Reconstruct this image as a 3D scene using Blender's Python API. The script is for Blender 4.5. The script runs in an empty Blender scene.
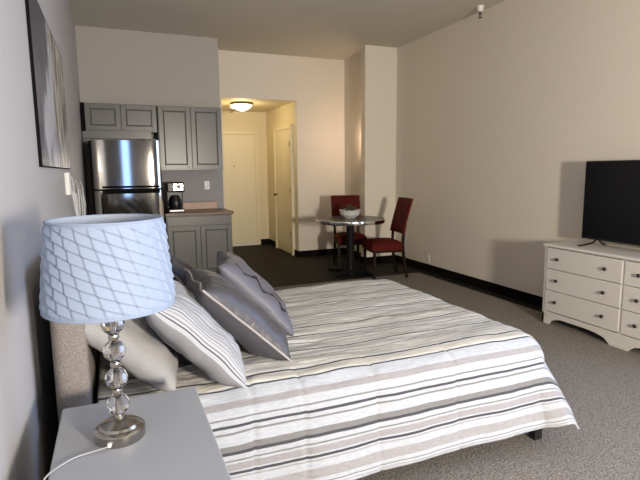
import bpy, bmesh, math, random
from mathutils import Vector, Matrix, noise
random.seed(7)
C = bpy.context.scene.collection
PI = math.pi
R = math.radians

# ------------------------------------------------------------------ materials
def mat(name, col, rough=0.5, metal=0.0, bump=None, vary=None, spec=None, sheen=0.0, trans=0.0, ior=1.45, coat=0.0):
    m = bpy.data.materials.new(name); m.use_nodes = True
    nt = m.node_tree; b = nt.nodes['Principled BSDF']
    b.inputs['Base Color'].default_value = (*col, 1)
    b.inputs['Roughness'].default_value = rough
    b.inputs['Metallic'].default_value = metal
    b.inputs['IOR'].default_value = ior
    if spec is not None: b.inputs['Specular IOR Level'].default_value = spec
    if sheen: b.inputs['Sheen Weight'].default_value = sheen
    if trans: b.inputs['Transmission Weight'].default_value = trans
    if coat: b.inputs['Coat Weight'].default_value = coat; b.inputs['Coat Roughness'].default_value = 0.1
    tc = nt.nodes.new('ShaderNodeTexCoord')
    if bump:                      # (scale, strength, distance)
        n = nt.nodes.new('ShaderNodeTexNoise'); n.inputs['Scale'].default_value = bump[0]; n.inputs['Detail'].default_value = 3
        bp = nt.nodes.new('ShaderNodeBump'); bp.inputs['Strength'].default_value = bump[1]; bp.inputs['Distance'].default_value = bump[2]
        nt.links.new(tc.outputs['Object'], n.inputs['Vector'])
        nt.links.new(n.outputs['Fac'], bp.inputs['Height']); nt.links.new(bp.outputs['Normal'], b.inputs['Normal'])
    if vary:                      # (scale, other colour)
        n2 = nt.nodes.new('ShaderNodeTexNoise'); n2.inputs['Scale'].default_value = vary[0]; n2.inputs['Detail'].default_value = 4
        rp = nt.nodes.new('ShaderNodeValToRGB'); rp.color_ramp.elements[0].position = .35; rp.color_ramp.elements[1].position = .65
        rp.color_ramp.elements[0].color = (*col, 1); rp.color_ramp.elements[1].color = (*vary[1], 1)
        nt.links.new(tc.outputs['Object'], n2.inputs['Vector']); nt.links.new(n2.outputs['Fac'], rp.inputs['Fac'])
        nt.links.new(rp.outputs['Color'], b.inputs['Base Color'])
    return m

def emat(name, col, strength):
    m = bpy.data.materials.new(name); m.use_nodes = True
    b = m.node_tree.nodes['Principled BSDF']
    b.inputs['Base Color'].default_value = (*col, 1)
    b.inputs['Emission Color'].default_value = (*col, 1); b.inputs['Emission Strength'].default_value = strength
    return m

def N(m, typ): return m.node_tree.nodes.new(typ)
def L(m, a, b): m.node_tree.links.new(a, b)
def P(m): return m.node_tree.nodes['Principled BSDF']
def mathn(m, op, a, b=None):
    n = N(m, 'ShaderNodeMath'); n.operation = op
    for i, v in enumerate((a, b)):
        if v is None: continue
        if isinstance(v, (int, float)): n.inputs[i].default_value = v
        else: L(m, v, n.inputs[i])
    return n.outputs[0]
def ramp(m, fac, stops, interp='CONSTANT'):
    r = N(m, 'ShaderNodeValToRGB'); r.color_ramp.interpolation = interp
    e = r.color_ramp.elements
    while len(e) < len(stops): e.new(0.5)
    for i, (p, c) in enumerate(sorted(stops, key=lambda s: s[0])):
        e[i].position = p; e[i].color = (*c, 1)
    if fac is not None: L(m, fac, r.inputs['Fac'])
    return r.outputs['Color']

M = {}
M['wall'] = mat('wall_paint', (.72, .66, .57), .6, bump=(180, .08, .002), spec=.3)
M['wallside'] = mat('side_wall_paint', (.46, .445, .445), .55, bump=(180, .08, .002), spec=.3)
M['wallrear'] = mat('rear_wall_dimmed', (.22, .20, .18), .6, bump=(180, .08, .002), spec=.2)  # unseen wall, colour darkened to dim its reflection in the refrigerator
M['wallkit'] = mat('kitchen_wall_dimmed', (.42, .39, .35), .6, bump=(180, .08, .002), spec=.3)  # wall paint darkened: the kitchen's weaker light is put into the colour
M['wallhall'] = mat('hall_wall_paint', (.72, .64, .47), .55, bump=(180, .06, .002), spec=.3)
M['darkpanel'] = mat('dark_wall_panel', (.27, .255, .255), .5)
M['ceil'] = mat('ceiling_paint', (.60, .57, .49), .8, bump=(120, .1, .002))
M['floor'] = mat('dark_vinyl', (.014, .012, .010), .65, vary=(6, (.019, .016, .013)), spec=.15)
M['bbblack'] = mat('black_baseboard', (.006, .005, .005), .8, spec=.1)
M['white'] = mat('white_trim', (.75, .74, .72), .4)
M['door'] = mat('door_paint', (.74, .67, .50), .4)
M['cab'] = mat('grey_cabinet_paint', (.130, .125, .113), .3)
M['cabdark'] = mat('cabinet_glaze', (.06, .056, .05), .5)
M['black'] = mat('black_plastic', (.012, .012, .013), .35)
M['matblack'] = mat('matt_black', (.006, .006, .006), .85, spec=.1)
M['blackmetal'] = mat('black_metal', (.007, .007, .008), .6, spec=.2)
M['steel'] = mat('brushed_steel', (.37, .35, .325), .16, metal=1.0)
P(M['steel']).inputs['Roughness'].default_value = .06
M['nickel'] = mat('brushed_nickel', (.40, .37, .33), .2, metal=1.0)
M['chrome'] = mat('chrome', (.75, .75, .75), .12, metal=1.0)
M['bronze'] = mat('bronze_metal', (.20, .14, .07), .35, metal=1.0)
M['dresser'] = mat('white_dresser_paint', (.66, .63, .58), .4)
M['pewter'] = mat('dark_pewter', (.06, .05, .045), .3, metal=.8)
M['screen'] = mat('tv_screen', (.006, .006, .007), .18, coat=.2)
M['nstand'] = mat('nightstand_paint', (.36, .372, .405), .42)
M['legdark'] = mat('dark_bed_leg', (.012, .010, .010), .45)
M['mattress'] = mat('mattress_cloth', (.7, .7, .7), .8)
M['bulb'] = mat('bulb_glass', (.85, .85, .82), .3)
M['glassw'] = mat('white_cord', (.72, .71, .69), .4)
M['cordgrey'] = mat('clear_grey_cord', (.36, .36, .37), .4)
M['red'] = mat('red_upholstery', (.08, .006, .004), .75, bump=(300, .2, .003), sheen=.0, spec=.2)
M['darkwood'] = mat('dark_wood', (.011, .005, .004), .5, vary=(20, (.016, .007, .005)), spec=.15)
M['ceramic'] = mat('white_ceramic', (.62, .61, .57), .25)
M['foliage'] = mat('dried_leaves', (.06, .07, .03), .7, vary=(60, (.14, .11, .06)))
M['plate'] = mat('outlet_plastic', (.78, .76, .72), .35)
M['slot'] = mat('slot_dark', (.05, .05, .05), .5)
M['lit_dome'] = emat('lit_frosted_glass', (1, .86, .55), 6.0)
M['lit_bowl'] = emat('lit_sconce_glass', (1, .72, .48), 1.2)

# crystal
M['crystal'] = mat('crystal', (1, 1, 1), .02, trans=1.0, ior=1.5)

# window pane that lets the daylight through
def pane_mat():
    m = bpy.data.materials.new('window_glass'); m.use_nodes = True; nt = m.node_tree; nt.nodes.clear()
    o = nt.nodes.new('ShaderNodeOutputMaterial'); t = nt.nodes.new('ShaderNodeBsdfTransparent'); g = nt.nodes.new('ShaderNodeBsdfGlossy')
    g.inputs['Roughness'].default_value = .02
    mx = nt.nodes.new('ShaderNodeMixShader'); mx.inputs[0].default_value = .06
    nt.links.new(t.outputs[0], mx.inputs[1]); nt.links.new(g.outputs[0], mx.inputs[2]); nt.links.new(mx.outputs[0], o.inputs[0])
    return m
M['pane'] = pane_mat()

# table top: dark speckled laminate
m = M['tabletop'] = mat('dark_stone_laminate', (.035, .032, .030), .3, spec=.3)
tc = N(m, 'ShaderNodeTexCoord'); n = N(m, 'ShaderNodeTexNoise'); n.inputs['Scale'].default_value = 45; n.inputs['Detail'].default_value = 6
L(m, tc.outputs['Object'], n.inputs['Vector'])
L(m, ramp(m, n.outputs['Fac'], [(0, (.02, .018, .018)), (.5, (.05, .045, .042)), (.68, (.13, .12, .11))], 'LINEAR'), P(m).inputs['Base Color'])

# wood worktop
m = M['worktop'] = mat('wood_worktop', (.14, .075, .045), .35)
tc = N(m, 'ShaderNodeTexCoord'); mp = N(m, 'ShaderNodeMapping'); mp.inputs['Scale'].default_value = (2.5, 30, 30)
n = N(m, 'ShaderNodeTexNoise'); n.inputs['Scale'].default_value = 2.5; n.inputs['Detail'].default_value = 6
L(m, tc.outputs['Object'], mp.inputs['Vector']); L(m, mp.outputs['Vector'], n.inputs['Vector'])
L(m, ramp(m, n.outputs['Fac'], [(.3, (.085, .045, .027)), (.7, (.19, .105, .062))], 'LINEAR'), P(m).inputs['Base Color'])
m = M['board'] = mat('lit_strip_wood', (.5, .33, .24), .45)
tc = N(m, 'ShaderNodeTexCoord'); mp = N(m, 'ShaderNodeMapping'); mp.inputs['Scale'].default_value = (2.5, 30, 30)
n = N(m, 'ShaderNodeTexNoise'); n.inputs['Scale'].default_value = 2.5; n.inputs['Detail'].default_value = 6
L(m, tc.outputs['Object'], mp.inputs['Vector']); L(m, mp.outputs['Vector'], n.inputs['Vector'])
L(m, ramp(m, n.outputs['Fac'], [(.3, (.42, .28, .20)), (.7, (.56, .38, .28))], 'LINEAR'), P(m).inputs['Base Color'])

# carpet: looped pile in small rows
m = M['carpet'] = mat('loop_pile', (.2, .18, .16), .95, spec=.1)
tc = N(m, 'ShaderNodeTexCoord')
n1 = N(m, 'ShaderNodeTexVoronoi'); n1.inputs['Scale'].default_value = 80
n2 = N(m, 'ShaderNodeTexNoise'); n2.inputs['Scale'].default_value = 125; n2.inputs['Detail'].default_value = 3
mp = N(m, 'ShaderNodeMapping'); mp.inputs['Rotation'].default_value = (0, 0, .7); mp.inputs['Scale'].default_value = (1, 1.5, 1)
L(m, tc.outputs['Object'], mp.inputs['Vector']); L(m, mp.outputs['Vector'], n1.inputs['Vector']); L(m, tc.outputs['Object'], n2.inputs['Vector'])
mixv = mathn(m, 'ADD', mathn(m, 'MULTIPLY', n1.outputs['Distance'], -.7), n2.outputs['Fac'])
L(m, ramp(m, mixv, [(.0, (.17, .152, .134)), (.28, (.275, .245, .215)), (.55, (.38, .345, .305))], 'LINEAR'), P(m).inputs['Base Color'])
bp = N(m, 'ShaderNodeBump'); bp.inputs['Strength'].default_value = .7; bp.inputs['Distance'].default_value = .006
L(m, mixv, bp.inputs['Height']); L(m, bp.outputs['Normal'], P(m).inputs['Normal'])

# linen headboard
m = M['linen'] = mat('linen_upholstery', (.36, .31, .27), .9, spec=.15)
tc = N(m, 'ShaderNodeTexCoord'); n = N(m, 'ShaderNodeTexNoise'); n.inputs['Scale'].default_value = 210; n.inputs['Detail'].default_value = 2
mp = N(m, 'ShaderNodeMapping'); mp.inputs['Scale'].default_value = (1, 1, 2.2)
L(m, tc.outputs['Object'], mp.inputs['Vector']); L(m, mp.outputs['Vector'], n.inputs['Vector'])
L(m, ramp(m, n.outputs['Fac'], [(.3, (.15, .13, .117)), (.7, (.31, .275, .25))], 'LINEAR'), P(m).inputs['Base Color'])
bp = N(m, 'ShaderNodeBump'); bp.inputs['Strength'].default_value = .5; bp.inputs['Distance'].default_value = .004
L(m, n.outputs['Fac'], bp.inputs['Height']); L(m, bp.outputs['Normal'], P(m).inputs['Normal'])

# fabrics
M['shade'] = mat('blue_tinted_fabric', (.27, .325, .44), .85, bump=(160, .25, .003), spec=.2)  # blue window light tinted into the white fabric's colour
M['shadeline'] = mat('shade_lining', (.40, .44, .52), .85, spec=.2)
M['pwhite'] = mat('plain_pillowcase', (.33, .325, .33), .8, bump=(14, .35, .02), spec=.2)
M['satin'] = mat('grey_satin', (.058, .056, .066), .42, bump=(22, .4, .012), sheen=.05)
M['navy'] = mat('dark_slate_cloth', (.055, .058, .085), .6, bump=(30, .4, .01))
M['tanpipe'] = mat('tan_piping', (.34, .27, .21), .6)
M['greypipe'] = mat('pale_piping', (.33, .30, .29), .5)

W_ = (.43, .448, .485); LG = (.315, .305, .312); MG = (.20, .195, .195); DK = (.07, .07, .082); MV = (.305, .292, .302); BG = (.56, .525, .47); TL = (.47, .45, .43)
def stripes(m, v, lst, base, length):
    st = [(0, base)]
    for a, b, c in lst:
        st.append((a / length, c)); st.append((b / length, base))
    return ramp(m, mathn(m, 'DIVIDE', v, length), st)
# duvet: printed stripes, v = metres across the cloth from the near hem
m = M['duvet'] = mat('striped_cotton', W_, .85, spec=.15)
uv = N(m, 'ShaderNodeUVMap'); sx = N(m, 'ShaderNodeSeparateXYZ'); L(m, uv.outputs['UV'], sx.inputs[0])
nz = N(m, 'ShaderNodeTexNoise'); nz.inputs['Scale'].default_value = 3.0; L(m, uv.outputs['UV'], nz.inputs['Vector'])
v = mathn(m, 'ADD', sx.outputs['Y'], mathn(m, 'MULTIPLY', mathn(m, 'SUBTRACT', nz.outputs['Fac'], .5), .02))
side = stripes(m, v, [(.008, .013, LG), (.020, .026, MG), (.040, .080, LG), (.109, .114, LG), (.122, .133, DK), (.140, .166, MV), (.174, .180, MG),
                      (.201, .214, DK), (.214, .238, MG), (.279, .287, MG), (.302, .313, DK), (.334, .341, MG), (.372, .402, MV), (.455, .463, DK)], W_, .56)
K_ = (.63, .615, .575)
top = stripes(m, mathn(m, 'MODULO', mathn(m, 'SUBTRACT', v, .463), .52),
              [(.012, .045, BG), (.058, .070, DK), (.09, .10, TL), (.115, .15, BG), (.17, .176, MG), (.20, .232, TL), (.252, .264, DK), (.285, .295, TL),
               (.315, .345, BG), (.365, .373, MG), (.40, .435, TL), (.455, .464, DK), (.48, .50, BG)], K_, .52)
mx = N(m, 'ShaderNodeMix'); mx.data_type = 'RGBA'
L(m, mathn(m, 'GREATER_THAN', v, .463), mx.inputs[0]); L(m, side, mx.inputs[6]); L(m, top, mx.inputs[7])  # light put into the ground colour: cool white lit side, cream top
# woven crinkle speckle
sp = N(m, 'ShaderNodeTexNoise'); sp.inputs['Scale'].default_value = 70; sp.inputs['Detail'].default_value = 2
mpp = N(m, 'ShaderNodeMapping'); mpp.inputs['Scale'].default_value = (.45, 1.3, 1); L(m, uv.outputs['UV'], mpp.inputs['Vector']); L(m, mpp.outputs['Vector'], sp.inputs['Vector'])
mm = N(m, 'ShaderNodeMix'); mm.data_type = 'RGBA'; mm.blend_type = 'MULTIPLY'; mm.inputs[0].default_value = .55
spk = ramp(m, sp.outputs['Fac'], [(.35, (.84, .83, .82)), (.6, (1, 1, 1))], 'LINEAR')
L(m, mx.outputs[2], mm.inputs[6]); L(m, spk, mm.inputs[7]); L(m, mm.outputs[2], P(m).inputs['Base Color'])
bp = N(m, 'ShaderNodeBump'); bp.inputs['Strength'].default_value = .55; bp.inputs['Distance'].default_value = .006
L(m, sp.outputs['Fac'], bp.inputs['Height']); L(m, bp.outputs['Normal'], P(m).inputs['Normal'])

# striped sham: stripes run up the pillow
m = M['sham'] = mat('striped_sham', W_, .85, spec=.15, bump=(16, .3, .015))
uv = N(m, 'ShaderNodeUVMap'); sx = N(m, 'ShaderNodeSeparateXYZ'); L(m, uv.outputs['UV'], sx.inputs[0])
L(m, stripes(m, mathn(m, 'PINGPONG', sx.outputs['X'], .5), [(.010, .0145, DK), (.020, .024, MG), (.037, .045, LG), (.058, .064, DK), (.080, .10, LG), (.12, .13, MG), (.16, .19, MV), (.22, .23, MG), (.27, .28, DK),
            (.33, .36, LG), (.40, .41, MG), (.45, .47, LG)], (.43, .44, .47), .5), P(m).inputs['Base Color'])
M['shamback'] = mat('sham_back', (.255, .255, .275), .85, bump=(16, .3, .015), spec=.15)

# zigzag cushion
m = M['zigzag'] = mat('zigzag_velvet', (.2, .2, .24), .5, bump=(26, .35, .012), sheen=.05)
uv = N(m, 'ShaderNodeUVMap'); sx = N(m, 'ShaderNodeSeparateXYZ'); L(m, uv.outputs['UV'], sx.inputs[0])
tri = mathn(m, 'PINGPONG', mathn(m, 'MULTIPLY', sx.outputs['Y'], 8.0), 1.0)
ed = mathn(m, 'PINGPONG', sx.outputs['X'], .5)
zz = mathn(m, 'ABSOLUTE', mathn(m, 'SUBTRACT', mathn(m, 'FRACT', mathn(m, 'DIVIDE', mathn(m, 'SUBTRACT', ed, mathn(m, 'MULTIPLY', tri, .12)), .34)), .30))
L(m, ramp(m, zz, [(0, (.014, .009, .011)), (.075, (.105, .103, .128))]), P(m).inputs['Base Color'])

# artwork: tree trunks over violet grey mist
m = M['art'] = mat('printed_canvas', (.5, .5, .5), .35)
tc = N(m, 'ShaderNodeTexCoord'); mp = N(m, 'ShaderNodeMapping'); mp.inputs['Scale'].default_value = (1, 6.0, .8)
L(m, tc.outputs['Object'], mp.inputs['Vector'])
n = N(m, 'ShaderNodeTexNoise'); n.inputs['Scale'].default_value = 2.6; n.inputs['Detail'].default_value = 5; n.inputs['Distortion'].default_value = .6
L(m, mp.outputs['Vector'], n.inputs['Vector'])
trunks = ramp(m, n.outputs['Fac'], [(.38, (.04, .033, .027)), (.46, (.15, .125, .10)), (.49, (.50, .46, .40)), (.57, (.58, .56, .52)), (.61, (.10, .09, .075))], 'LINEAR')
n3 = N(m, 'ShaderNodeTexNoise'); n3.inputs['Scale'].default_value = 2.2; n3.inputs['Detail'].default_value = 2
L(m, tc.outputs['Object'], n3.inputs['Vector'])
mist = ramp(m, n3.outputs['Fac'], [(.42, (.045, .045, .07)), (.52, (.10, .10, .145)), (.55, (.34, .35, .39)), (.62, (.46, .46, .50))], 'LINEAR')
sy = N(m, 'ShaderNodeSeparateXYZ'); L(m, tc.outputs['Object'], sy.inputs[0])
fac = ramp(m, mathn(m, 'DIVIDE', sy.outputs['Y'], 1.7), [(.44, (0, 0, 0)), (.5, (1, 1, 1))], 'LINEAR')
mx = N(m, 'ShaderNodeMix'); mx.data_type = 'RGBA'
L(m, fac, mx.inputs[0]); L(m, mist, mx.inputs[6]); L(m, trunks, mx.inputs[7]); L(m, mx.outputs[2], P(m).inputs['Base Color'])

# ------------------------------------------------------------------ mesh helpers
class MB:
    def __init__(s): s.bm = bmesh.new()
    def _add(s, verts, faces, smooth=False):
        vs = [s.bm.verts.new(v) for v in verts]
        fs = []
        for f in faces:
            try:
                fc = s.bm.faces.new([vs[i] for i in f]); fc.smooth = smooth; fs.append(fc)
            except ValueError: pass
        return vs, fs
    def box(s, x0, x1, y0, y1, z0, z1, bev=0, seg=2):
        vs, fs = s._add([(x, y, z) for z in (z0, z1) for y in (y0, y1) for x in (x0, x1)],
                        [(0, 2, 3, 1), (4, 5, 7, 6), (0, 1, 5, 4), (2, 6, 7, 3), (0, 4, 6, 2), (1, 3, 7, 5)])
        if bev:
            es = list({e for f in fs for e in f.edges})
            bmesh.ops.bevel(s.bm, geom=es, offset=bev, segments=seg, profile=.5, affect='EDGES')
        return s
    def lathe(s, prof, c=(0, 0, 0), axis='z', seg=32, smooth=True, cap=True):
        vs = []; n = len(prof)
        for k in range(seg):
            a = 2 * PI * k / seg; ca, sa = math.cos(a), math.sin(a)
            for r, h in prof:
                p = (r * ca, r * sa, h)
                if axis == 'y': p = (r * ca, h, -r * sa)
                if axis == 'x': p = (h, r * ca, r * sa)
                vs.append((c[0] + p[0], c[1] + p[1], c[2] + p[2]))
        fs = []
        for k in range(seg):
            k2 = (k + 1) % seg
            for i in range(n - 1):
                fs.append((k * n + i, k2 * n + i, k2 * n + i + 1, k * n + i + 1))
        if cap and prof[0][0] > 1e-6: fs.append(tuple(k * n for k in reversed(range(seg))))
        if cap and prof[-1][0] > 1e-6: fs.append(tuple(k * n + n - 1 for k in range(seg)))
        s._add(vs, fs, smooth)
        return s
    def tube(s, pts, r, seg=8, smooth=True):
        pts = [Vector(p) for p in pts]; n = len(pts)
        rs = r if isinstance(r, (list, tuple)) else [r] * n
        vs = []; up = Vector((0, 0, 1)); prev = None
        for i, p in enumerate(pts):
            t = (pts[min(i + 1, n - 1)] - pts[max(i - 1, 0)]).normalized()
            if prev is None:
                a = up if abs(t.z) < .9 else Vector((1, 0, 0))
                u = t.cross(a).normalized()
            else:
                u = (prev - t * prev.dot(t)).normalized()
            prev = u; w = t.cross(u)
            for k in range(seg):
                an = 2 * PI * k / seg
                vs.append(p + u * rs[i] * math.cos(an) + w * rs[i] * math.sin(an))
        fs = [(i * seg + k, i * seg + (k + 1) % seg, (i + 1) * seg + (k + 1) % seg, (i + 1) * seg + k) for i in range(n - 1) for k in range(seg)]
        fs.append(tuple(reversed(range(seg)))); fs.append(tuple((n - 1) * seg + k for k in range(seg)))
        s._add(vs, fs, smooth)
        return s
    def sq(s, pts, w, d, bev=0):            # square section bar through points (w along x, d along y)
        vs = []
        for (p, ww, dd) in ((Vector(p), w, d) for p in pts):
            vs += [p + Vector((a * ww / 2, b * dd / 2, 0)) for a, b in ((-1, -1), (1, -1), (1, 1), (-1, 1))]
        n = len(pts); fs = [(i * 4 + k, i * 4 + (k + 1) % 4, (i + 1) * 4 + (k + 1) % 4, (i + 1) * 4 + k) for i in range(n - 1) for k in range(4)]
        fs += [(3, 2, 1, 0), tuple((n - 1) * 4 + k for k in range(4))]
        _, ff = s._add(vs, fs)
        if bev: bmesh.ops.bevel(s.bm, geom=list({e for f in ff for e in f.edges}), offset=bev, segments=2, profile=.5, affect='EDGES')
        return s
    def prism(s, poly, a0, a1, axis='y'):
        n = len(poly)
        def pt(p, a): return {'y': (p[0], a, p[1]), 'x': (a, p[0], p[1]), 'z': (p[0], p[1], a)}[axis]
        vs = [pt(p, a0) for p in poly] + [pt(p, a1) for p in poly]
        fs = [tuple(range(n)), tuple(reversed(range(n, 2 * n)))] + [(i, i + n, (i + 1) % n + n, (i + 1) % n) for i in range(n)]
        s._add(vs, fs); return s
    def build(s, name, m, parent=None, loc=(0, 0, 0)):
        bmesh.ops.remove_doubles(s.bm, verts=s.bm.verts[:], dist=1e-6)
        bmesh.ops.dissolve_degenerate(s.bm, edges=s.bm.edges[:], dist=1e-7)
        bmesh.ops.recalc_face_normals(s.bm, faces=s.bm.faces[:])
        for e in s.bm.edges:
            if len(e.link_faces) == 2 and e.calc_face_angle(0) > .65: e.smooth = False
        me = bpy.data.meshes.new(name); s.bm.to_mesh(me); s.bm.free()
        me.materials.append(m)
        o = bpy.data.objects.new(name, me); C.objects.link(o); o.location = loc
        if parent: o.parent = parent
        return o

def tag(o, label, cat, group=None, kind=None):
    o['label'] = label; o['category'] = cat
    if group: o['group'] = group
    if kind: o['kind'] = kind
    return o
def thing(name, label, cat, loc=(0, 0, 0), rz=0, group=None):
    o = bpy.data.objects.new(name, None); C.objects.link(o); o.empty_display_size = .1
    o.location = loc; o.rotation_euler = (0, 0, rz)
    return tag(o, label, cat, group)
def struct(o): o['kind'] = 'structure'; return o
def copy_tree(o, parent=None):
    c = o.copy(); C.objects.link(c)
    if parent: c.parent = parent
    for ch in [x for x in o.children]: copy_tree(ch, c)
    return c

# ------------------------------------------------------------------ the room
XL, XR, YR, YK, YB, H = -.30, 4.03, -2.10, 7.07, 7.72, 3.21
HX0, HX1, HY, HZ = 1.60, 2.80, 9.43, 2.53          # entrance hall
struct(MB().box(XL - .1, XR + .1, YR - .1, HY + .1, -.1, 0).build('floor', M['floor']))
struct(MB().box(XL - .1, XR + .1, YR - .1, YB + .12, H, H + .1).build('ceiling', M['ceil']))
struct(MB().box(HX0 - .1, HX1 + .1, YB + .12, HY + .1, HZ, HZ + .1).build('ceiling_hall', M['wallhall']))
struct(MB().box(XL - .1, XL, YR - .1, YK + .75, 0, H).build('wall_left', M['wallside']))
WR = (-1.00, 1.40, .85, 2.45)                      # unseen window added in the right wall for blue fill on the left
struct(MB().box(XR, XR + .1, WR[1], YB + .12, 0, H).box(XR, XR + .1, YR - .1, WR[0], 0, H).box(XR, XR + .1, WR[0], WR[1], 0, WR[2]).box(XR, XR + .1, WR[0], WR[1], WR[3], H).build('wall_right', M['wall']))
f = MB(); f.box(XR + .02, XR + .08, WR[0], WR[0] + .04, WR[2], WR[3]); f.box(XR + .02, XR + .08, WR[1] - .04, WR[1], WR[2], WR[3])
f.box(XR + .02, XR + .08, WR[0] + .04, WR[1] - .04, WR[2], WR[2] + .04); f.box(XR + .02, XR + .08, WR[0] + .04, WR[1] - .04, WR[3] - .04, WR[3])
wo = struct(f.build('window_3', M['white']))
MB().box(XR + .045, XR + .055, WR[0] + .04, WR[1] - .04, WR[2] + .04, WR[3] - .04).build('pane', M['pane'], wo)
MB().box(XR - .05, XR + .02, WR[0] - .04, WR[1] + .04, WR[2] - .03, WR[2], .004).build('sill', M['white'], wo)
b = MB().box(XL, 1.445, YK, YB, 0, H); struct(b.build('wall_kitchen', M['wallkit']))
b = MB().box(1.445, HX0, YB, YB + .12, 0, H).box(HX0, HX1, YB, YB + .12, HZ, H).box(HX1, XR, YB, YB + .12, 0, H)
struct(b.build('wall_back', M['wall']))
struct(MB().box(HX0 - .1, HX0, YB + .12, HY, 0, HZ).build('wall_hall_left', M['wallhall']))
struct(MB().box(HX0 - .1, HX1 + .1, HY, HY + .1, 0, HZ).build('wall_hall_end', M['wallhall']))
struct(MB().box(HX1, HX1 + .1, YB + .12, HY, 0, HZ).build('wall_hall_right', M['wallhall']))
struct(MB().box(3.645, XR, 6.825, YB, 0, H).build('wall_alcove', M['wall']))
struct(MB().box(3.50, XR, 6.70, 6.825, 0, H).build('wall_pier', M['wall']))
# rear wall with two windows behind the camera
W1 = (.22, .52, .75, 2.40); W2 = (1.46, 1.86, 1.15, 1.75)
b = MB()
b.box(XL, W1[0], YR - .1, YR, 0, H); b.box(W1[1], W2[0], YR - .1, YR, 0, H); b.box(W2[1], XR, YR - .1, YR, 0, H)
for w in (W1, W2): b.box(w[0], w[1], YR - .1, YR, 0, w[2]); b.box(w[0], w[1], YR - .1, YR, w[3], H)
struct(b.build('wall_rear', M['wallrear']))
for i, w in enumerate((W1, W2)):
    f = MB()
    f.box(w[0], w[0] + .035, YR - .08, YR - .02, w[2], w[3]); f.box(w[1] - .035, w[1], YR - .08, YR - .02, w[2], w[3])
    f.box(w[0], w[1], YR - .08, YR - .02, w[2], w[2] + .035); f.box(w[0], w[1], YR - .08, YR - .02, w[3] - .035, w[3])
    wo = struct(f.build('window_%d' % (i + 1), M['white']))
    MB().box(w[0], w[1], YR - .055, YR - .045, w[2], w[3]).build('pane', M['pane'], wo)
    MB().box(w[0] - .04, w[1] + .04, YR - .02, YR + .05, w[2] - .03, w[2], .004).build('sill', M['white'], wo)
# baseboards (black)
def bb(n, *bx):
    b = MB()
    for q in bx: b.box(*q)
    struct(b.build('baseboard_' + n, M['bbblack']))
bb('right', (XR - .016, XR, YR, 6.70, 0, .105))
bb('pier', (3.484, XR, 6.684, 6.70, 0, .10), (3.484, 3.50, 6.70, 6.825, 0, .10))
bb('alcove', (3.629, 3.645, 6.825, YB, 0, .10))
bb('back', (HX1, 3.629, YB - .016, YB, 0, .10))
bb('hall', (HX1 - .016, HX1, YB, 7.90, 0, .10), (HX1 - .016, HX1, 8.86, HY, 0, .10), (2.62, HX1, HY - .016, HY, 0, .10))
bb('left', (XL, XL + .014, YR, 6.2, 0, .10))
# darker grey panel on the wall between worktop and wall cabinets
struct(MB().box(.55, 1.445, YK - .006, YK, .9, 1.46).build('trim_1', M['darkpanel']))

# hall doors
d = struct(MB().box(1.72, 2.55, HY - .03, HY, .05, 2.10, .003).build('door_1', M['door']))
MB().box(2.55, 2.62, HY - .04, HY, 0, 2.104).box(1.65, 1.72, HY - .04, HY, 0, 2.104).box(1.65, 2.62, HY - .04, HY, 2.105, 2.17).build('casing', M['door'], d)
MB().box(1.72, 2.55, HY - .05, HY, 0, .045, .003).build('threshold', M['white'], d)
MB().lathe([(.0, -.012), (.012, -.012), (.012, 0)], (2.14, HY - .03, 1.52), 'y', 12).build('peephole', M['bronze'], d)
MB().lathe([(0, -.075), (.02, -.07), (.028, -.05), (.018, -.03), (.012, -.02), (.012, 0)], (1.79, HY - .03, .98), 'y', 16).build('door_knob', M['nickel'], d)
d = struct(MB().box(HX1 - .03, HX1, 7.97, 8.80, .01, 2.12, .003).build('door_2', M['door']))
MB().box(HX1 - .045, HX1, 7.90, 7.97, 0, 2.119).box(HX1 - .045, HX1, 8.80, 8.86, 0, 2.119).box(HX1 - .045, HX1, 7.90, 8.86, 2.12, 2.19).build('casing', M['door'], d)
MB().lathe([(0, -.075), (.02, -.07), (.03, -.05), (.02, -.03), (.012, -.02), (.012, 0)], (HX1 - .03, 8.72, 1.0), 'x', 16).build('door_knob', M['bronze'], d)
for z in (.30, 1.06, 1.82): MB().box(HX1 - .05, HX1 - .025, 7.96, 7.985, z, z + .09).build('hinge', M['bronze'], d)

# carpet with a bound edge
cp = MB().box(XL + .02, 3.855, YR + .02, 5.77, 0, .008, .003).build('carpet', M['carpet'])
tag(cp, 'grey-beige looped carpet covering the floor around the bed up to the dark kitchen floor', 'carpet')
CZ = .008

# ------------------------------------------------------------------ kitchen
def panel_door(b, dk, x0, x1, z0, z1, yf):
    """framed cabinet door, front face at y=yf; b gets paint, dk gets the glazed groove"""
    t = .02; fr = .055
    b.box(x0, x0 + fr, yf, yf + t, z0, z1, .002, 1); b.box(x1 - fr, x1, yf, yf + t, z0, z1, .002, 1)
    b.box(x0 + fr, x1 - fr, yf, yf + t, z0, z0 + fr, .002, 1); b.box(x0 + fr, x1 - fr, yf, yf + t, z1 - fr, z1, .002, 1)
    g = .012
    b.box(x0 + fr + g, x1 - fr - g, yf + .004, yf + t, z0 + fr + g, z1 - fr - g, .004, 1)
    dk.box(x0 + fr - .001, x1 - fr + .001, yf + .013, yf + t, z0 + fr - .001, z1 - fr + .001)
def cab_door(parent, x0, x1, z0, z1, yf):
    b, dk = MB(), MB(); panel_door(b, dk, x0, x1, z0, z1, yf)
    o = b.build('door', M['cab'], parent); dk.build('panel_groove', M['cabdark'], o)
YU = 6.72
# tall wall cabinet over the worktop
t = thing('wall_cabinet', 'tall grey two-door wall cabinet above the worktop and coffee maker', 'cabinet', (.99, YK, 1.445))
b = MB().box(-.405, .395, YU + .022 - YK, -.002, 0, .81).build('body', M['cab'], t)
cab_door(t, -.40, -.008, .012, .80, YU - YK); cab_door(t, .0, .39, .012, .80, YU - YK)
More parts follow.
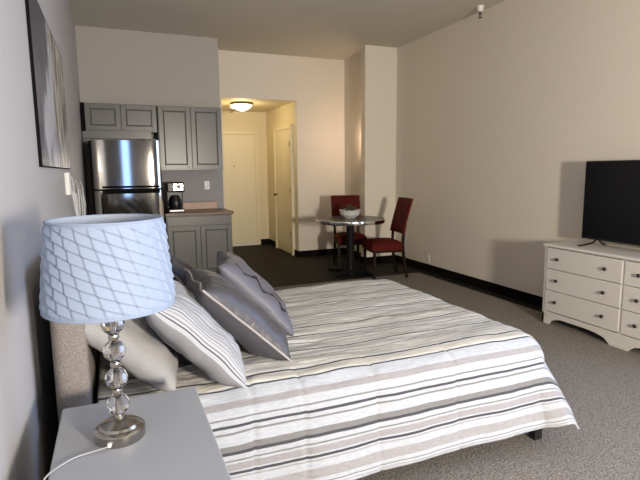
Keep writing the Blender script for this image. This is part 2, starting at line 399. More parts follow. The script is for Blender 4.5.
# low wall cabinet over the fridge
t = thing('wall_cabinet', 'low grey two-door wall cabinet above the steel refrigerator', 'cabinet', (.15, YK, 1.92))
MB().box(-.40, .42, YU + .022 - YK, -.002, 0, .335).build('body', M['cab'], t)
cab_door(t, -.398, -.004, .012, .325, YU - YK); cab_door(t, .004, .418, .012, .325, YU - YK)
MB().box(-.44, -.402, YU + .01 - YK, -.002, 0, .335).build('filler_strip', M['matblack'], t)
MB().box(-.44, .345, YU + .005 - YK, YU + .03 - YK, -.085, -.001).build('valance', M['cab'], t)
# base cabinet
t = thing('base_cabinet', 'grey base cabinet with two panelled doors under the wood worktop', 'cabinet', (1.0, YK, 0))
MB().box(-.40, .425, -.57, -.002, .09, .868).box(-.38, .41, -.52, -.002, 0, .09).build('body', M['cab'], t)
MB().box(-.39, .415, -.592, -.572, .745, .86, .003).build('drawer_front', M['cab'], t)
cab_door(t, -.39, .008, .10, .735, -.592); cab_door(t, .017, .415, .10, .735, -.592)
o = MB().box(.585, 1.443, 6.445, YK - .008, .87, .91, .006).build('worktop', M['worktop'])
tag(o, 'dark brown wood-grain worktop on the grey base cabinet', 'worktop')
o = MB().box(.74, 1.33, YK - .13, YK - .09, .911, 1.015, .012).build('backsplash_strip', M['board'])  # upstand strip of the worktop, its lit look put into paler wood
tag(o, 'pale brown wooden backsplash strip standing at the back of the worktop', 'board')
# coffee maker
t = thing('coffee_maker', 'black drip coffee maker with steel panel on the worktop beside the refrigerator', 'coffee maker', (.745, 6.72, .911)); t.scale = (1.2, 1.1, 1.16)
MB().box(-.085, .085, -.12, .12, 0, .035, .008).build('base', M['black'], t)
MB().box(-.085, .085, .03, .12, .035, .31, .01).build('tank', M['black'], t)
MB().box(-.09, .09, -.11, .12, .22, .33, .014).build('brew_head', M['black'], t)
o = MB().box(-.03, .08, -.117, -.108, .235, .315, .006).build('control_panel', M['nickel'], t); o['label'] = 'brushed steel control panel'
MB().lathe([(0, -.012), (.022, -.012), (.022, 0)], (.03, -.117, .282), 'y', 16).build('dial', M['black'], o)
g = MB().lathe([(.0, .037), (.055, .037), (.068, .08), (.06, .14), (.045, .165), (.045, .17)], (0, -.045, 0), 'z', 24).build('carafe', M['black'], t)
MB().tube([(0.03, -.10, .155), (.035, -.135, .15), (.036, -.14, .10), (.03, -.105, .07)], .008).build('carafe_handle', M['black'], g)
MB().lathe([(.046, .17), (.03, .185), (0, .188)], (0, -.045, 0), 'z', 20).build('carafe_lid', M['black'], g)
o = MB().box(-.075, .075, -.124, -.119, .008, .028, .002).build('base_trim', M['chrome'], t); o['label'] = 'steel trim strip'
# refrigerator
t = thing('refrigerator', 'stainless steel top-freezer refrigerator standing between the side wall and the worktop', 'refrigerator', (.183, 6.30, 0))
FW = .374
MB().box(-FW - .03, FW, .03, .70, .03, 1.785, .006).build('body', M['matblack'], t)
def bowed_door(z0, z1):
    n = 24; b = MB(); vs = []; fs = []
    pr = []
    for i in range(n + 1):
        x = -FW + 2 * FW * i / n; u = x / FW
        y = -.022 - .003 * (1 - u * u) - .018 * (1 - abs(u) ** (10 if u > 0 else 40))
        pr.append((x, y))
    pr += [(FW, .028), (-FW, .028)]
    b.prism(pr, z0, z1, 'z')
    return b
def smooth_by_angle(o, ang=.5):
    me = o.data
    for p in me.polygons: p.use_smooth = True
    md = o.modifiers.new('edges', 'EDGE_SPLIT'); md.split_angle = ang
    return o
f = smooth_by_angle(bowed_door(1.235, 1.79).build('freezer_door', M['steel'], t))
g = smooth_by_angle(bowed_door(.06, 1.215).build('fridge_door', M['steel'], t))
def handle(z, hh, par):
    b = MB().box(-.285, .335, -.115, -.085, z - hh, z + hh, .006, 2)
    b.box(-.275, -.25, -.09, -.02, z - hh * .7, z + hh * .7); b.box(.30, .325, -.09, -.02, z - hh * .7, z + hh * .7)
    o = b.build('handle', M['matblack'], par); o['label'] = 'black bar handle'
handle(1.256, .011, f); handle(1.206, .026, g)
MB().box(.25, .345, .02, .08, 1.787, 1.81, .004).build('hinge_cover', M['black'], t)
for x in (-.3, .3):
    for y in (.1, .62): MB().lathe([(.02, 0), (.02, .03)], (x, y, 0), 'z', 12).build('foot', M['black'], t)

def outlet(name, label, loc, facing, wide=.07):
    t = thing(name, label, 'outlet', loc, facing)
    MB().box(-wide / 2, wide / 2, -.006, 0, -.058, .058, .003).build('cover_plate', M['plate'], t)
    for z in (-.022, .022):
        s = MB().box(-.016, .016, -.009, -.005, z - .014, z + .014, .003).build('socket', M['plate'], t)
        MB().box(-.008, -.005, -.0102, -.0085, z - .006, z + .006).box(.005, .008, -.0102, -.0085, z - .006, z + .006).build('slot', M['slot'], s)
    return t
outlet('wall_outlet', 'white outlet on the grey panel over the worktop', (1.22, YK - .006, 1.235), 0)
outlet('wall_outlet', 'small pale outlet low on the right wall near the red chair', (XR, 5.80, .185), -PI / 2)
t = thing('light_switch', 'pale switch plate on the side wall of the alcove behind the table', 'switch', (3.645, 7.36, 1.30), -PI / 2)
MB().box(-.035, .035, -.006, 0, -.058, .058, .003).build('cover_plate', M['plate'], t)
MB().box(-.006, .006, -.016, -.005, -.012, .012, .002).build('toggle', M['plate'], t)

# ------------------------------------------------------------------ hall ceiling light, sconce, sprinklers
t = thing('ceiling_light', 'lit frosted dome light with bronze rim on the hall ceiling', 'ceiling light', (2.04, 8.25, HZ))
MB().lathe([(0, 0), (.18, 0), (.185, -.02), (.165, -.035), (.12, -.03), (0, -.03)], seg=40).build('rim', M['bronze'], t)
MB().lathe([(.165, -.03), (.155, -.055), (.12, -.09), (.07, -.115), (.02, -.125), (0, -.125)], seg=40).build('dome', M['lit_dome'], t)
MB().lathe([(0, -.145), (.008, -.14), (.01, -.13), (0, -.122)], seg=12).build('finial', M['bronze'], t)
t = thing('wall_sconce', 'lit uplight sconce peeping out behind the pale pier near the red chairs', 'wall light', (3.568, 6.825, 1.84), PI); t.scale = (.72, .9, 1)
b = MB(); n = 20; prof = [(.02, -.10), (.045, -.085), (.07, -.05), (.085, -.01), (.088, .01), (.082, .01), (.064, -.045), (.02, -.085)]
vs = [(r * math.cos(PI + PI * k / n), r * math.sin(PI + PI * k / n), h) for k in range(n + 1) for r, h in prof]
b._add(vs, [(k * 8 + i, (k + 1) * 8 + i, (k + 1) * 8 + (i + 1) % 8, k * 8 + (i + 1) % 8) for k in range(n) for i in range(8)], True)
b.build('bowl', M['white'], t)
MB().box(-.05, .05, -.012, 0, -.09, .0, .003).build('back_plate', M['white'], t)
MB().lathe([(0, -.05), (.02, -.045), (.026, -.01), (.02, .012), (0, .02)], (0, -.035, -.0), 'z', 16).build('bulb', M['lit_bowl'], t)
def sprinkler(label, loc):
    t = thing('ceiling_sprinkler', label, 'sprinkler', loc)
    MB().lathe([(.0, 0), (.042, 0), (.036, -.03), (.026, -.062), (0, -.062)], seg=24).build('escutcheon', M['white'], t)
    b = MB().lathe([(.013, -.06), (.015, -.08), (.009, -.09)], seg=12)
    b.tube([(-.012, 0, -.085), (-.014, 0, -.105), (0, 0, -.122)], .004).tube([(.012, 0, -.085), (.014, 0, -.105), (0, 0, -.122)], .004)
    b.lathe([(.0, -.12), (.02, -.122), (.02, -.126), (0, -.126)], seg=16)
    b.build('head', M['pewter'], t)
sprinkler('white sprinkler with dark head hanging from the ceiling over the long right wall', (3.90, 4.72, H))
sprinkler('small sprinkler beside the lit dome on the hall ceiling', (1.94, 8.55, HZ))

# ------------------------------------------------------------------ bistro table and chairs
TX, TY = 3.0, 6.18
t = thing('bistro_table', 'round dark table with metal edge on a black pedestal between the red chairs', 'table', (TX, TY, 0))
MB().lathe([(0, .715), (.462, .715), (.466, .72), (.466, .758), (.462, .762), (0, .762)], seg=64).build('tabletop', M['tabletop'], t)
b = MB(); b.lathe([(.467, .712), (.478, .713), (.482, .738), (.478, .760), (.467, .763), (.467, .712)], seg=64, cap=False)
o = b.build('edge_band', M['chrome'], t); o['label'] = 'ribbed shiny metal edge'
MB().lathe([(.0, .03), (.06, .03), (.052, .06), (.052, .70), (.06, .705), (.15, .714), (0, .714)], seg=24).build('pedestal', M['blackmetal'], t)
b = MB()
for k in range(4):
    a = PI / 4 + k * PI / 2 - .2; c, s = math.cos(a), math.sin(a)
    b.tube([(0, 0, .03), (c * .12, s * .12, .034), (c * .33, s * .33, .024), (c * .37, s * .37, .018)], [.03, .03, .024, .015], 10)
b.lathe([(0, .0), (.09, .0), (.09, .03), (.05, .05), (0, .05)], seg=24)
b.build('base', M['blackmetal'], t)

def make_chair(label):
    t = thing('dining_chair', label, 'chair', group='red dining chairs at the round table')
    # seat: domed cushion
    b = MB(); n = 14; vs = []; fs = []
    for side_ in (1, 0):
        for j in range(n + 1):
            for i in range(n + 1):
                u = -1 + 2 * i / n; v = -1 + 2 * j / n
                su = u * (1 - .10 * v * v * abs(u) ** 3); sv = v * (1 - .10 * u * u * abs(v) ** 3)
                w = .237 - .022 * (v + 1) / 2
                e = max(0, 1 - max(abs(u), abs(v)) ** 6)
                z = (.485 + .028 * (1 - u * u) * (1 - v * v)) - .03 * (1 - e ** .5) if side_ else .365 + .012 * (1 - e ** .5)
                vs.append((su * w, sv * .232 - .012, z))
    K = (n + 1) ** 2
    for q in (0, 1):
        for j in range(n):
            for i in range(n):
                a = q * K + j * (n + 1) + i; fs.append((a, a + 1, a + n + 2, a + n + 1))
    ring = [i for i in range(n + 1)] + [j * (n + 1) + n for j in range(1, n + 1)] + [n * (n + 1) + i for i in reversed(range(n))] + [j * (n + 1) for j in reversed(range(1, n))]
    for a, c in zip(ring, ring[1:] + ring[:1]): fs.append((a, c, c + K, a + K))
    b._add(vs, fs, True); b.build('seat', M['red'], t)
    # back panel
    b = MB(); vs = []; fs = []; nz = 12; nx = 10
    for q in (0, 1):
        for j in range(nz + 1):
            for i in range(nx + 1):
                u = -1 + 2 * i / nx; w = j / nz
                z = .585 + .455 * w; yc = .205 + .12 * w ** 1.2
                e = max(0, 1 - max(abs(u), abs(2 * w - 1)) ** 8) ** .5
                th = .012 + .018 * e
                vs.append((u * .22, yc + (th if q else -th) + .018 * u * u * -1 + .01, z))
    K = (nx + 1) * (nz + 1)
    for q in (0, 1):
        for j in range(nz):
            for i in range(nx):
                a = q * K + j * (nx + 1) + i; fs.append((a, a + 1, a + nx + 2, a + nx + 1))
    ring = [i for i in range(nx + 1)] + [j * (nx + 1) + nx for j in range(1, nz + 1)] + [nz * (nx + 1) + i for i in reversed(range(nx))] + [j * (nx + 1) for j in reversed(range(1, nz))]
    for a, c in zip(ring, ring[1:] + ring[:1]): fs.append((a, c, c + K, a + K))
    b._add(vs, fs, True); b.build('backrest', M['red'], t)
    for s in (-1, 1):
        MB().sq([(s * .19, -.185, .38), (s * .192, -.188, .30), (s * .195, -.19, 0)], .034, .034, .004).build('leg', M['darkwood'], t)
        MB().sq([(s * .185, .27, 0), (s * .183, .225, .22), (s * .182, .205, .45), (s * .182, .215, .60), (s * .182, .235, .70)], .032, .034, .004).build('leg', M['darkwood'], t)
    MB().box(-.19, .19, -.20, .205, .345, .372, .004).build('seat_rail', M['darkwood'], t)
    return t
ch = make_chair('red upholstered dining chair right of the table, its back to the long right wall')
ch.location = (3.29, 5.78, CZ); ch.rotation_euler.z = R(-99)
ch2 = copy_tree(ch); ch2['label'] = 'red upholstered dining chair behind the table in front of the rear wall'
ch2.location = (3.21, 6.64, 0); ch2.rotation_euler.z = R(-14)

# bowl on the table
t = thing('planter_bowl', 'white scalloped bowl of dried sprigs on the round table', 'bowl', (3.04, 6.27, .762))
b = MB(); prof = [(.0, .0), (.08, .0), (.088, .012), (.122, .03), (.138, .055), (.138, .085), (.150, .112), (.140, .112), (.124, .085), (.08, .05), (0, .045)]
n = 48; vs = []
for k in range(n):
    a = 2 * PI * k / n
    for r, h in prof:
        s = 1 + (.045 * math.cos(12 * a) if h > .07 else .0)
        vs.append((r * s * math.cos(a), r * s * math.sin(a), h + (.006 * math.cos(12 * a) if h > .09 else 0)))
m_ = len(prof)
b._add(vs, [(k * m_ + i, ((k + 1) % n) * m_ + i, ((k + 1) % n) * m_ + i + 1, k * m_ + i + 1) for k in range(n) for i in range(m_ - 1)], True)
b.build('bowl', M['ceramic'], t)
b = MB()
for k in range(46):
    a = random.uniform(0, 2 * PI); r = random.uniform(0, .10); x, y = r * math.cos(a), r * math.sin(a)
    hh = .175 - r * .5 + random.uniform(-.015, .03); q = random.uniform(0, 2 * PI); l = random.uniform(.02, .04)
    b.tube([(x * .8, y * .8, .06), (x, y, hh * .8), (x + .5 * l * math.cos(q), y + .5 * l * math.sin(q), hh)], [.003, .004, .002], 5)
    c, s = math.cos(q), math.sin(q)
    b._add([(x, y, hh * .75), (x + l * c - .012 * s, y + l * s + .012 * c, hh - .008), (x + 1.8 * l * c, y + 1.8 * l * s, hh - .012), (x + l * c + .012 * s, y + l * s - .012 * c, hh - .004)], [(0, 1, 2, 3)])
b.lathe([(0, .05), (.10, .07), (.115, .085), (.05, .105), (0, .11)], seg=16)
b.build('sprigs', M['foliage'], t)['kind'] = 'stuff'

# ------------------------------------------------------------------ dresser, television
DX, DY0, DY1 = 3.61, 1.845, 3.375        # front plane, near end, far end
t = thing('dresser', 'white six-drawer dresser against the right wall under the television', 'dresser', (DX, (DY0 + DY1) / 2, CZ), -PI / 2)
hw = (DY1 - DY0) / 2; ZT = .735           # local: x along the dresser, -y is the front
D = XR - DX - .03
b = MB().box(-hw, hw, .022, D, .10, ZT - .025)
b.build('body', M['dresser'], t)
MB().box(-hw - .018, hw + .018, -.012, D + .005, ZT - .025, ZT, .007, 3).build('top', M['dresser'], t)
b = MB()
arch = [(-hw, 0), (-hw + .075, 0), (-hw + .085, .02), (-hw + .10, .045), (-hw + .15, .055), (-hw + .2, .07), (-.30, .07), (-.2, .062), (-.13, .045), (-.085, .01), (-.08, 0),
        (.08, 0), (.085, .01), (.13, .045), (.2, .062), (.30, .07), (hw - .2, .07), (hw - .15, .055), (hw - .10, .045), (hw - .085, .02), (hw - .075, 0), (hw, 0), (hw, .115), (-hw, .115)]
b.prism(arch, .0, .022, 'y'); b.box(-hw, -hw + .022, .0, D, 0, .10); b.box(hw - .022, hw, .0, D, 0, .10)
b.build('apron', M['dresser'], t)
for xa, xb in ((-hw, -hw + .022), (-.008, .008), (hw - .022, hw)): MB().box(xa, xb, .002, .022, .115, ZT - .025).build('stile', M['dresser'], t)
zs = [.122, .318, .514, .706]
for c in (-1, 1):
    for r in range(3):
        x0, x1 = (-hw + .026, -.010) if c < 0 else (.010, hw - .026)
        dr = MB().box(x0, x1, -.004, .020, zs[r] + .002, zs[r + 1] - .004, .003).build('drawer', M['dresser'], t)
        for fx in (.17, .81):
            MB().lathe([(0, -.032), (.010, -.031), (.0155, -.025), (.015, -.018), (.008, -.012), (.007, -.004)], (x0 + (x1 - x0) * fx, 0, (zs[r] + zs[r + 1]) / 2), 'y', 16).build('knob', M['pewter'], dr)
t = thing('television', 'black flat-screen television standing on the white dresser', 'television', (3.855, 2.655, ZT + CZ), -PI / 2)
tw, z0, z1 = .555, .055, .735
MB().box(-tw, tw, .0, .03, z0, z1, .004).box(-.35, .35, .03, .065, z0 + .05, z0 + .4, .012).build('casing', M['black'], t)
MB().box(-tw + .01, tw - .01, -.003, .0, z0 + .016, z1 - .01).build('screen', M['screen'], t)
for s in (-1, 1):
    MB().tube([(s * .40, .015, z0 + .02), (s * .42, -.02, .03), (s * .455, -.12, .007), (s * .47, -.135, .007)], .007).tube([(s * .40, .015, z0 + .02), (s * .40, .05, .03), (s * .41, .12, .007)], .007).build('foot', M['matblack'], t)

# ------------------------------------------------------------------ bed
BX0, BX1, BY0, BY1, BT = -.115, 1.98, 1.86, 3.42, .555
t = thing('bed', 'upholstered bed with linen headboard against the left wall', 'bed', (0, 0, 0))
b = MB().box(-.235, -.12, 1.93, 3.50, .10, 1.10, .03, 4); o = b.build('headboard', M['linen'], t); o['label'] = 'beige linen headboard'
for f in o.data.polygons: f.use_smooth = True
MB().box(BX0, BX1, BY0, BY1, .31, BT - .02, .05, 4).build('mattress', M['mattress'], t)
MB().box(BX0, BX1 + .03, BY0 - .02, BY1 - .01, .19, .305, .01).build('base', M['matblack'], t)
for x in (.0, 1.985):
    for y in (BY0 + .0, BY1 - .03):
        MB().sq([(x, y, CZ), (x, y, .19)], .05, .05, .004).build('leg', M['legdark'], t)

# duvet: a draped cloth, arc-length mapped over rounded edges
def drape(p, q, px1, q0, q1, r, zt):
    """p,q flat cloth coordinates; beyond px1 (foot), below q0 (near side), above q1 (far side) the cloth turns down"""
    dx = max(0, p - px1); dy = q0 - q if q < q0 else (q1 - q if q > q1 else 0)
    x = min(p, px1); y = min(max(q, q0), q1)
    d = (dx ** 3 + abs(dy) ** 3) ** (1 / 3)
    if d < 1e-9: return Vector((x, y, zt)), Vector((0, 0, 1)), 0
    hh_ = math.hypot(dx, dy); ux, uy = dx / hh_, -dy / hh_
    a = d / r
    if a < PI / 2: out, drop = r * math.sin(a), r * (1 - math.cos(a)); nrm = Vector((ux * math.sin(a), uy * math.sin(a), math.cos(a)))
    else:
        e = d - r * PI / 2
        fl = .24 + .26 * min(1, dx / .15)
        if dy > 0: fl *= min(1, max(.0, (p - .1) / .6)) 
        out, drop = r + fl * e, r + e * math.sqrt(1 - fl * fl); nrm = Vector((ux, uy, fl)).normalized()
    return Vector((x + ux * out, y + uy * out, zt - drop)), nrm, d
b = bmesh.new(); uvl = b.loops.layers.uv.new('UVMap')
RR = .15; P1 = BX1 + .085 - RR; Q0 = BY0 + .10; Q1 = BY1 - .06
pa, pb = -.10, P1 + .41; qa, qb = Q0 - .52, Q1 + .45
nu, nv = 210, 200; grid = []
for j in range(nv + 1):
    row = []
    for i in range(nu + 1):
        p = pa + (pb - pa) * i / nu; q = qa + (qb - qa) * j / nv
        pos, nr, d = drape(p, q, P1, Q0, Q1, RR, BT + .012)
        # quilted loft and creases
        h = .014 * noise.noise(Vector((p * 1.6, q * 3.2, 1.3))) + .006 * noise.noise(Vector((p * 5, q * 13, 4.1))) + .0028 * noise.noise(Vector((p * 14, q * 34, 7.7)))
        h += .011 * noise.noise(Vector((p * 5 + 2 * q, q * 17, 2.2))) * max(0, min(1, (1.15 - p) / .4)) * (1 if d < .12 else max(0, 1 - (d - .12) / .1))
        if q < Q0 - .03 or p > P1 + .1:      # hanging folds
            k = min(1, max(0, (d - .1) / .3))
            h += k * .016 * noise.noise(Vector(((p if q < Q0 else q) * 4.5, .4 * q, 9.0)))
        if q < Q0 + .05:
            for cx in (.47, .68, 1.02, 1.44):
                h -= .007 * math.exp(-((p - cx - .05 * (q - Q0)) / .008) ** 2) * min(1, max(0, (Q0 + .05 - q) / .1))
        v_ = pos + nr * (h + .004)
        if v_.z < .09: v_.z = .09 + .15 * (v_.z - .09)
        if p < .28 and v_.y < 1.76: v_.y = 1.76 + .2 * (v_.y - 1.76)
        row.append((b.verts.new(v_), p, q - qa))
    grid.append(row)
for j in range(nv):
    for i in range(nu):
        c = [grid[j][i], grid[j][i + 1], grid[j + 1][i + 1], grid[j + 1][i]]
        f = b.faces.new([k[0] for k in c]); f.smooth = True
        for lp, k in zip(f.loops, c): lp[uvl].uv = (k[1], k[2])
me = bpy.data.meshes.new('duvet'); b.to_mesh(me); b.free(); me.materials.append(M['duvet'])
o = bpy.data.objects.new('duvet', me); C.objects.link(o)
sd = o.modifiers.new('thickness', 'SOLIDIFY'); sd.thickness = .012; sd.offset = -1
tag(o, 'white duvet with grey and beige stripes spread over the bed', 'duvet')

# pillows -------------------------------------------------------------
def pillow(name, label, w, h, t, loc, lean, yaw, roll, m, group=None, back=None, piping=None, n=36, seed=0, cat='pillow', wr=1.0, flop=0.0):
    b = bmesh.new(); uvl = b.loops.layers.uv.new('UVMap'); seam = []
    V = {}
    for s in (1, -1):
        for j in range(n + 1):
            for i in range(n + 1):
                u = -1 + 2 * i / n; v = -1 + 2 * j / n
                edge = i in (0, n) or j in (0, n)
                if edge and (0, i, j) in V: V[(s, i, j)] = V[(0, i, j)]; continue
                x = w / 2 * u * (1 - .09 * (1 - v * v) * u * u); z = h / 2 * v * (1 - .09 * (1 - u * u) * v * v)
                th = t / 2 * (max(0, 1 - u ** 4) * max(0, 1 - v ** 4)) ** .55
                e = (1 - max(abs(u), abs(v)))
                wn = wr * .012 * noise.noise(Vector((u * 2.2 + seed, v * 2.2, s * 3 + seed))) + wr * .005 * noise.noise(Vector((u * 7 + seed, v * 6, s * 5)))
                y = -s * (th + (wn * min(1, e * 5) if not edge else 0))
                y -= flop * (v * v)                     # slump
                y += .012 * noise.noise(Vector((u * 2 + seed * 3, v * 2, 1)))
                vt = b.verts.new((x, y, z)); V[(s, i, j)] = vt
                if edge: V[(0, i, j)] = vt
        for j in range(n):
            for i in range(n):
                k = [(i, j), (i + 1, j), (i + 1, j + 1), (i, j + 1)]
                f = b.faces.new([V[(s, *q)] for q in (k if s > 0 else k[::-1])]); f.smooth = True
                f.material_index = 0 if (s > 0 or back is None) else 1
                for lp, q in zip(f.loops, k if s > 0 else k[::-1]): lp[uvl].uv = (q[0] / n, q[1] / n)
    ring = [(i, 0) for i in range(n)] + [(n, j) for j in range(n)] + [(i, n) for i in range(n, 0, -1)] + [(0, j) for j in range(n, 0, -1)]
    pts = [V[(0, *q)].co.copy() for q in ring]; pts.append(pts[0])
    bmesh.ops.recalc_face_normals(b, faces=b.faces[:])
    me = bpy.data.meshes.new(name); b.to_mesh(me); b.free()
    me.materials.append(m)
    if back: me.materials.append(back)
    o = bpy.data.objects.new(name, me); C.objects.link(o)
    # local front is -y; yaw 0 faces +x
    o.matrix_world = Matrix.Translation(Vector(loc)) @ Matrix.Rotation(PI / 2 + yaw, 4, 'Z') @ Matrix.Rotation(-lean, 4, 'X') @ Matrix.Rotation(roll, 4, 'Y')
    tag(o, label, cat, group)
    if piping: MB().tube(pts, .0055, 6).build('piping', piping, o)
    return o
ZB = BT + .02
pillow('bed_pillow', 'plain pale pillow leaning on the headboard nearest the lamp', .66, .46, .17, (.055, 2.24, .735), R(48), R(-8), 0, M['pwhite'], seed=1, n=32)
pillow('bed_pillow', 'plain pale pillow leaning on the headboard at the far side of the bed', .66, .46, .17, (.055, 3.02, .735), R(48), R(4), 0, M['pwhite'], seed=2, n=32)
pillow('striped_pillow', 'white pillow with grey stripes in front of the plain pillow near the lamp', .62, .50, .18, (.285, 2.145, .757), R(44), R(-4), R(0), M['sham'], back=M['shamback'], seed=3)
pillow('striped_pillow', 'white striped pillow mostly hidden behind the slate cushions', .62, .44, .15, (.23, 3.02, .75), R(48), R(2), 0, M['sham'], back=M['shamback'], seed=4)
pillow('throw_pillow', 'grey satin cushion with pale piping in front of the striped pillow', .50, .53, .19, (.505, 2.295, .752), R(46), R(1), R(0), M['satin'], piping=M['greypipe'], seed=5, cat='cushion')
pillow('throw_pillow', 'slate grey cushion with dark zigzag lines, furthest towards the foot', .48, .54, .16, (.68, 2.63, .765), R(43), R(-10), R(0), M['zigzag'], seed=6, cat='cushion')
pillow('throw_pillow', 'dark slate cushion with tan piping behind the grey satin one', .46, .46, .15, (.385, 2.90, .765), R(46), R(0), R(0), M['navy'], piping=M['tanpipe'], seed=7, cat='cushion')

# ------------------------------------------------------------------ nightstand and lamp
NX0, NX1, NY0, NY1, NZ = -.19, .225, 1.05, 1.70, .68
t = thing('nightstand', 'off-white nightstand beside the headboard under the crystal lamp', 'nightstand', ((NX0 + NX1) / 2, (NY0 + NY1) / 2, CZ), PI / 2)
hx, hy = (NY1 - NY0) / 2, (NX1 - NX0) / 2; nz = NZ - CZ        # local: x = along the wall, -y = front (+X in the room)
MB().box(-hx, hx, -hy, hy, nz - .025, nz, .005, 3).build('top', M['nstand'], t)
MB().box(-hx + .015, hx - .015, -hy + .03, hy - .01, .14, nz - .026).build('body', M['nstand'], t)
for k in range(2):
    dr = MB().box(-hx + .025, hx - .025, -hy + .012, -hy + .03, .155 + k * .245, .385 + k * .245, .003).build('drawer', M['nstand'], t)
    MB().lathe([(0, -.028), (.012, -.026), (.015, -.018), (.007, -.01), (.007, 0)], (0, -hy + .012, .27 + k * .245), 'y', 16).build('knob', M['pewter'], dr)
for sx_ in (-1, 1):
    for sy_ in (-1, 1): MB().sq([(sx_ * (hx - .04), sy_ * (hy - .05), .14), (sx_ * (hx - .035), sy_ * (hy - .045), 0)], .035, .035, .003).build('leg', M['nstand'], t)

LX, LY = -.022, 1.445
t = thing('table_lamp', 'crystal ball table lamp with quilted white drum shade on the nightstand', 'lamp', (LX, LY, NZ))
MB().lathe([(0, 0), (.066, 0), (.068, .004), (.068, .028), (.062, .034), (.055, .036), (.051, .043), (.024, .054), (.010, .058), (.008, .064), (0, .064)], seg=48).build('base', M['nickel'], t)
b = MB()
zc = [.098, .174, .254, .330]
b.lathe([(.006, .05), (.006, .43), (0, .43)], seg=12)
b.build('stem', M['nickel'], t)
for z in zc:
    # faceted crystal ball
    pr = [(.0062, -.029)] + [(.031 * math.sin(a), -.031 * math.cos(a)) for a in [R(x) for x in (32, 58, 90, 122, 148)]] + [(.0062, .029)]
    bb_ = MB().lathe([(r, h) for r, h in pr], (0, 0, z), 'z', 12, smooth=False)
    o = bb_.build('crystal_ball', M['crystal'], t); o['label'] = 'clear faceted glass ball'
for z in (.064, .136, .214, .292, .366):
    MB().lathe([(.006, -.008), (.013, -.007), (.015, 0), (.013, .007), (.006, .008)], (0, 0, z), 'z', 20).build('collar', M['nickel'], t)
sk = MB().lathe([(.006, .37), (.018, .375), (.018, .43), (.013, .435), (.0, .435)], seg=16).build('socket', M['nickel'], t)
MB().lathe([(.013, .43), (.016, .45), (.029, .49), (.03, .51), (.018, .535), (0, .54)], seg=20).build('bulb', M['bulb'], sk)
# quilted shade: shingled diamond tucks
b = MB(); nu, nv = 432, 112; vs = []; za, zb = .385, .617; ra, rb = .1665, .144
for j in range(nv + 1):
    w = j / nv
    for i in range(nu):
        a = 2 * PI * i / nu
        A = -15 * i / nu - 8.4 * w; B = 27 * i / nu + 2.1 * w
        fa, fb = A % 1.0, B % 1.0
        fa = fa / .86 if fa < .86 else (1 - fa) / .14; fb = (1 - fb); fb = fb / .86 if fb < .86 else (1 - fb) / .14
        h = .0046 * fa + .0036 * fb
        h *= min(1, w * 14, (1 - w) * 14)
        r = ra + (rb - ra) * w + h - .001 * math.sin(w * PI)
        vs.append((r * math.cos(a), r * math.sin(a), za + (zb - za) * w))
b._add(vs, [(j * nu + i, j * nu + (i + 1) % nu, (j + 1) * nu + (i + 1) % nu, (j + 1) * nu + i) for j in range(nv) for i in range(nu)], True)
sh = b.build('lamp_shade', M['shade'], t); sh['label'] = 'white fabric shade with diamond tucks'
b = MB(); nn = 64
vs = [(r * math.cos(2 * PI * k / nn), r * math.sin(2 * PI * k / nn), z) for k in range(nn) for r, z in ((ra - .004, za), (rb - .004, zb))]
b._add(vs, [(k * 2, ((k + 1) % nn) * 2, ((k + 1) % nn) * 2 + 1, k * 2 + 1) for k in range(nn)], True)
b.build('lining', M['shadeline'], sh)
for rr, z in ((ra, za), (rb, zb)):
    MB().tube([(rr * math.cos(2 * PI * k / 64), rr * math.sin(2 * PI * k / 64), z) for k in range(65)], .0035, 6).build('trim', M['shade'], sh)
b = MB()
for k in range(3):
    a = 2 * PI * k / 3 + .4; b.tube([(0.012 * math.cos(a), .012 * math.sin(a), .432), (rb * .98 * math.cos(a), rb * .98 * math.sin(a), zb - .02)], .0022, 6)
b.build('spider', M['nickel'], sh)
ck = MB().lathe([(0, -.012), (.005, -.01), (.007, 0), (.004, .012)], (-.028, -.060, .014), 'y', 10).build('cord_grommet', M['white'], t)
pts = []
cps = [(-.028, -.068, .012), (-.07, -.066, .006), (-.11, -.075, .005), (-.145, -.105, .006), (-.172, -.15, .008), (-.182, -.165, -.02), (-.19, -.15, -.12), (-.20, -.10, -.40), (-.22, -.02, -.62)]
def catmull(cp, k=8):
    out = []; c = [cp[0]] + list(cp) + [cp[-1]]; c = [Vector(p) for p in c]
    for i in range(1, len(c) - 2):
        for s in range(k):
            tt = s / k; p0, p1, p2, p3 = c[i - 1:i + 3]
            out.append(.5 * ((2 * p1) + (p2 - p0) * tt + (2 * p0 - 5 * p1 + 4 * p2 - p3) * tt * tt + (3 * p1 - p0 - 3 * p2 + p3) * tt ** 3))
    out.append(c[-2]); return out
MB().tube(catmull(cps), .0021, 6).build('power_cord', M['cordgrey'], t)

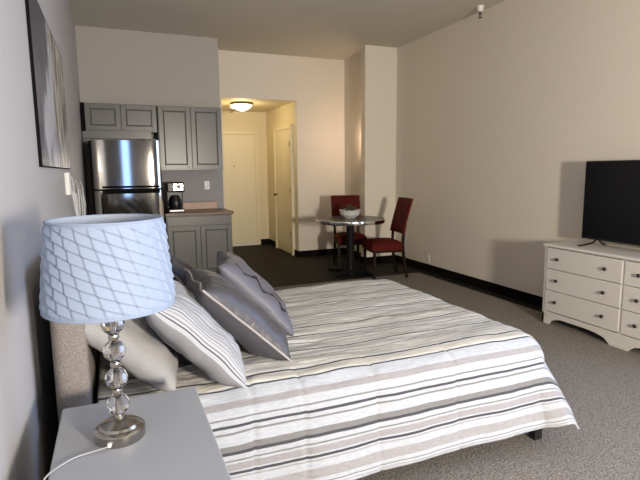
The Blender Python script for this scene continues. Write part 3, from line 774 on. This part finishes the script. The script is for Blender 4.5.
# ------------------------------------------------------------------ left wall: picture, outlet cords
PY0, PY1, PZ0, PZ1 = 2.60, 4.30, 1.45, 2.27
t = thing('picture', 'large canvas picture of pale trunks on violet grey hung on the left wall', 'picture', (XL, PY0, PZ0))
MB().box(.004, .0135, .010, PY1 - PY0 - .006, .006, PZ1 - PZ0 - .004).build('canvas', M['art'], t)
b = MB(); w, h = PY1 - PY0, PZ1 - PZ0
b.box(0, .014, 0, .010, 0, h).box(0, .014, w - .006, w, 0, h).box(0, .014, .010, w - .006, 0, .006).box(0, .014, .010, w - .006, h - .004, h)
b.build('frame', M['matblack'], t)
t = thing('wall_cable', 'white cable box with looped white cords on the left wall below the picture', 'cable', (XL, 4.1, 1.27))
MB().box(0, .03, -.22, -.10, .0, .155, .004).build('cable_box', M['plate'], t)
for k, (y0, y1, zt, zl) in enumerate(((.10, .75, .14, -.26), (.45, 1.15, .05, -.34), (.70, 1.75, -.02, -.30), (.35, 1.45, .12, -.42))):
    cp_ = [(.014, y0 - .1, zt), (.02, y0, zt - .14), (.03, y0 + .12, zl + .08), (.03, (y0 + y1) / 2, zl), (.03, y1 - .1, zl + .1), (.026, y1, zt - .16), (.02, y1 - .12, zt - .05), (.016, y1 - .35, zt - .09), (.014, y0 + .2, zt - .2)]
    MB().tube(catmull(cp_), .0055, 6).build('cord_loop', M['glassw'], t)

# ------------------------------------------------------------------ light
def area(name, loc, rot, sx_, sy_, e, col):
    l = bpy.data.lights.new(name, 'AREA'); l.shape = 'RECTANGLE'; l.size = sx_; l.size_y = sy_; l.energy = e; l.color = col
    o = bpy.data.objects.new(name, l); C.objects.link(o); o.location = loc; o.rotation_euler = rot
    return o
def point(name, loc, e, col, r=.05):
    l = bpy.data.lights.new(name, 'POINT'); l.energy = e; l.color = col; l.shadow_soft_size = r
    o = bpy.data.objects.new(name, l); C.objects.link(o); o.location = loc
area('daylight_bright_window', ((W2[0] + W2[1]) / 2, YR - .12, (W2[2] + W2[3]) / 2), (PI / 2, 0, 0), W2[1] - W2[0], W2[3] - W2[2], 400, (1, .91, .77))
area('daylight_blue_window', ((W1[0] + W1[1]) / 2, YR - .12, (W1[2] + W1[3]) / 2), (PI / 2, 0, 0), W1[1] - W1[0], W1[3] - W1[2], 7, (.27, .50, 1))
area('added_side_fill', (XR + .12, (WR[0] + WR[1]) / 2, (WR[2] + WR[3]) / 2), (0, PI / 2, 0), WR[3] - WR[2], WR[1] - WR[0], 95, (.38, .58, 1))  # added blue fill for the left wall, through the unseen side window
point('hall_bulb', (2.04, 8.25, HZ - .2), 7.5, (1, .80, .42), .08)
point('sconce_bulb', (3.552, 6.878, 1.885), 7, (1, .72, .50), .015)
wd = bpy.data.worlds.new('sky'); bpy.context.scene.world = wd; wd.use_nodes = True
bg = wd.node_tree.nodes['Background']; bg.inputs[0].default_value = (.45, .62, 1, 1); bg.inputs[1].default_value = 1.0

# ------------------------------------------------------------------ camera
yaw, pitch, roll = R(22.4), R(7.9), R(.6)
fw = Vector((math.sin(yaw) * math.cos(pitch), math.cos(yaw) * math.cos(pitch), -math.sin(pitch)))
rt = Vector((math.cos(yaw), -math.sin(yaw), 0)); up = rt.cross(fw)
best = None
for s in (1, -1):
    r_ = rt * math.cos(roll) + up * math.sin(roll) * s; u_ = up * math.cos(roll) - rt * math.sin(roll) * s
    d = Vector((0, 0, -1))
    if (d.dot(r_) / d.dot(fw)) > 0: best = (r_, u_)
r_, u_ = best
cam = bpy.data.cameras.new('camera'); co = bpy.data.objects.new('camera', cam); C.objects.link(co)
mw = Matrix(((r_.x, u_.x, -fw.x, 0), (r_.y, u_.y, -fw.y, 0), (r_.z, u_.z, -fw.z, 1.42), (0, 0, 0, 1)))
co.matrix_world = mw
cam.sensor_width = 36; cam.lens = 500 / 640 * 36; cam.clip_start = .02
sc = bpy.context.scene; sc.camera = co
sc.view_settings.view_transform = 'Standard'; sc.view_settings.look = 'None'; sc.view_settings.gamma = 1; sc.view_settings.exposure = .35
sc.view_settings.use_curve_mapping = False
try:
    sc.cycles.max_bounces = 10; sc.cycles.diffuse_bounces = 6; sc.cycles.use_denoising = True
    sc.cycles.sample_clamp_indirect = 6
except Exception: pass
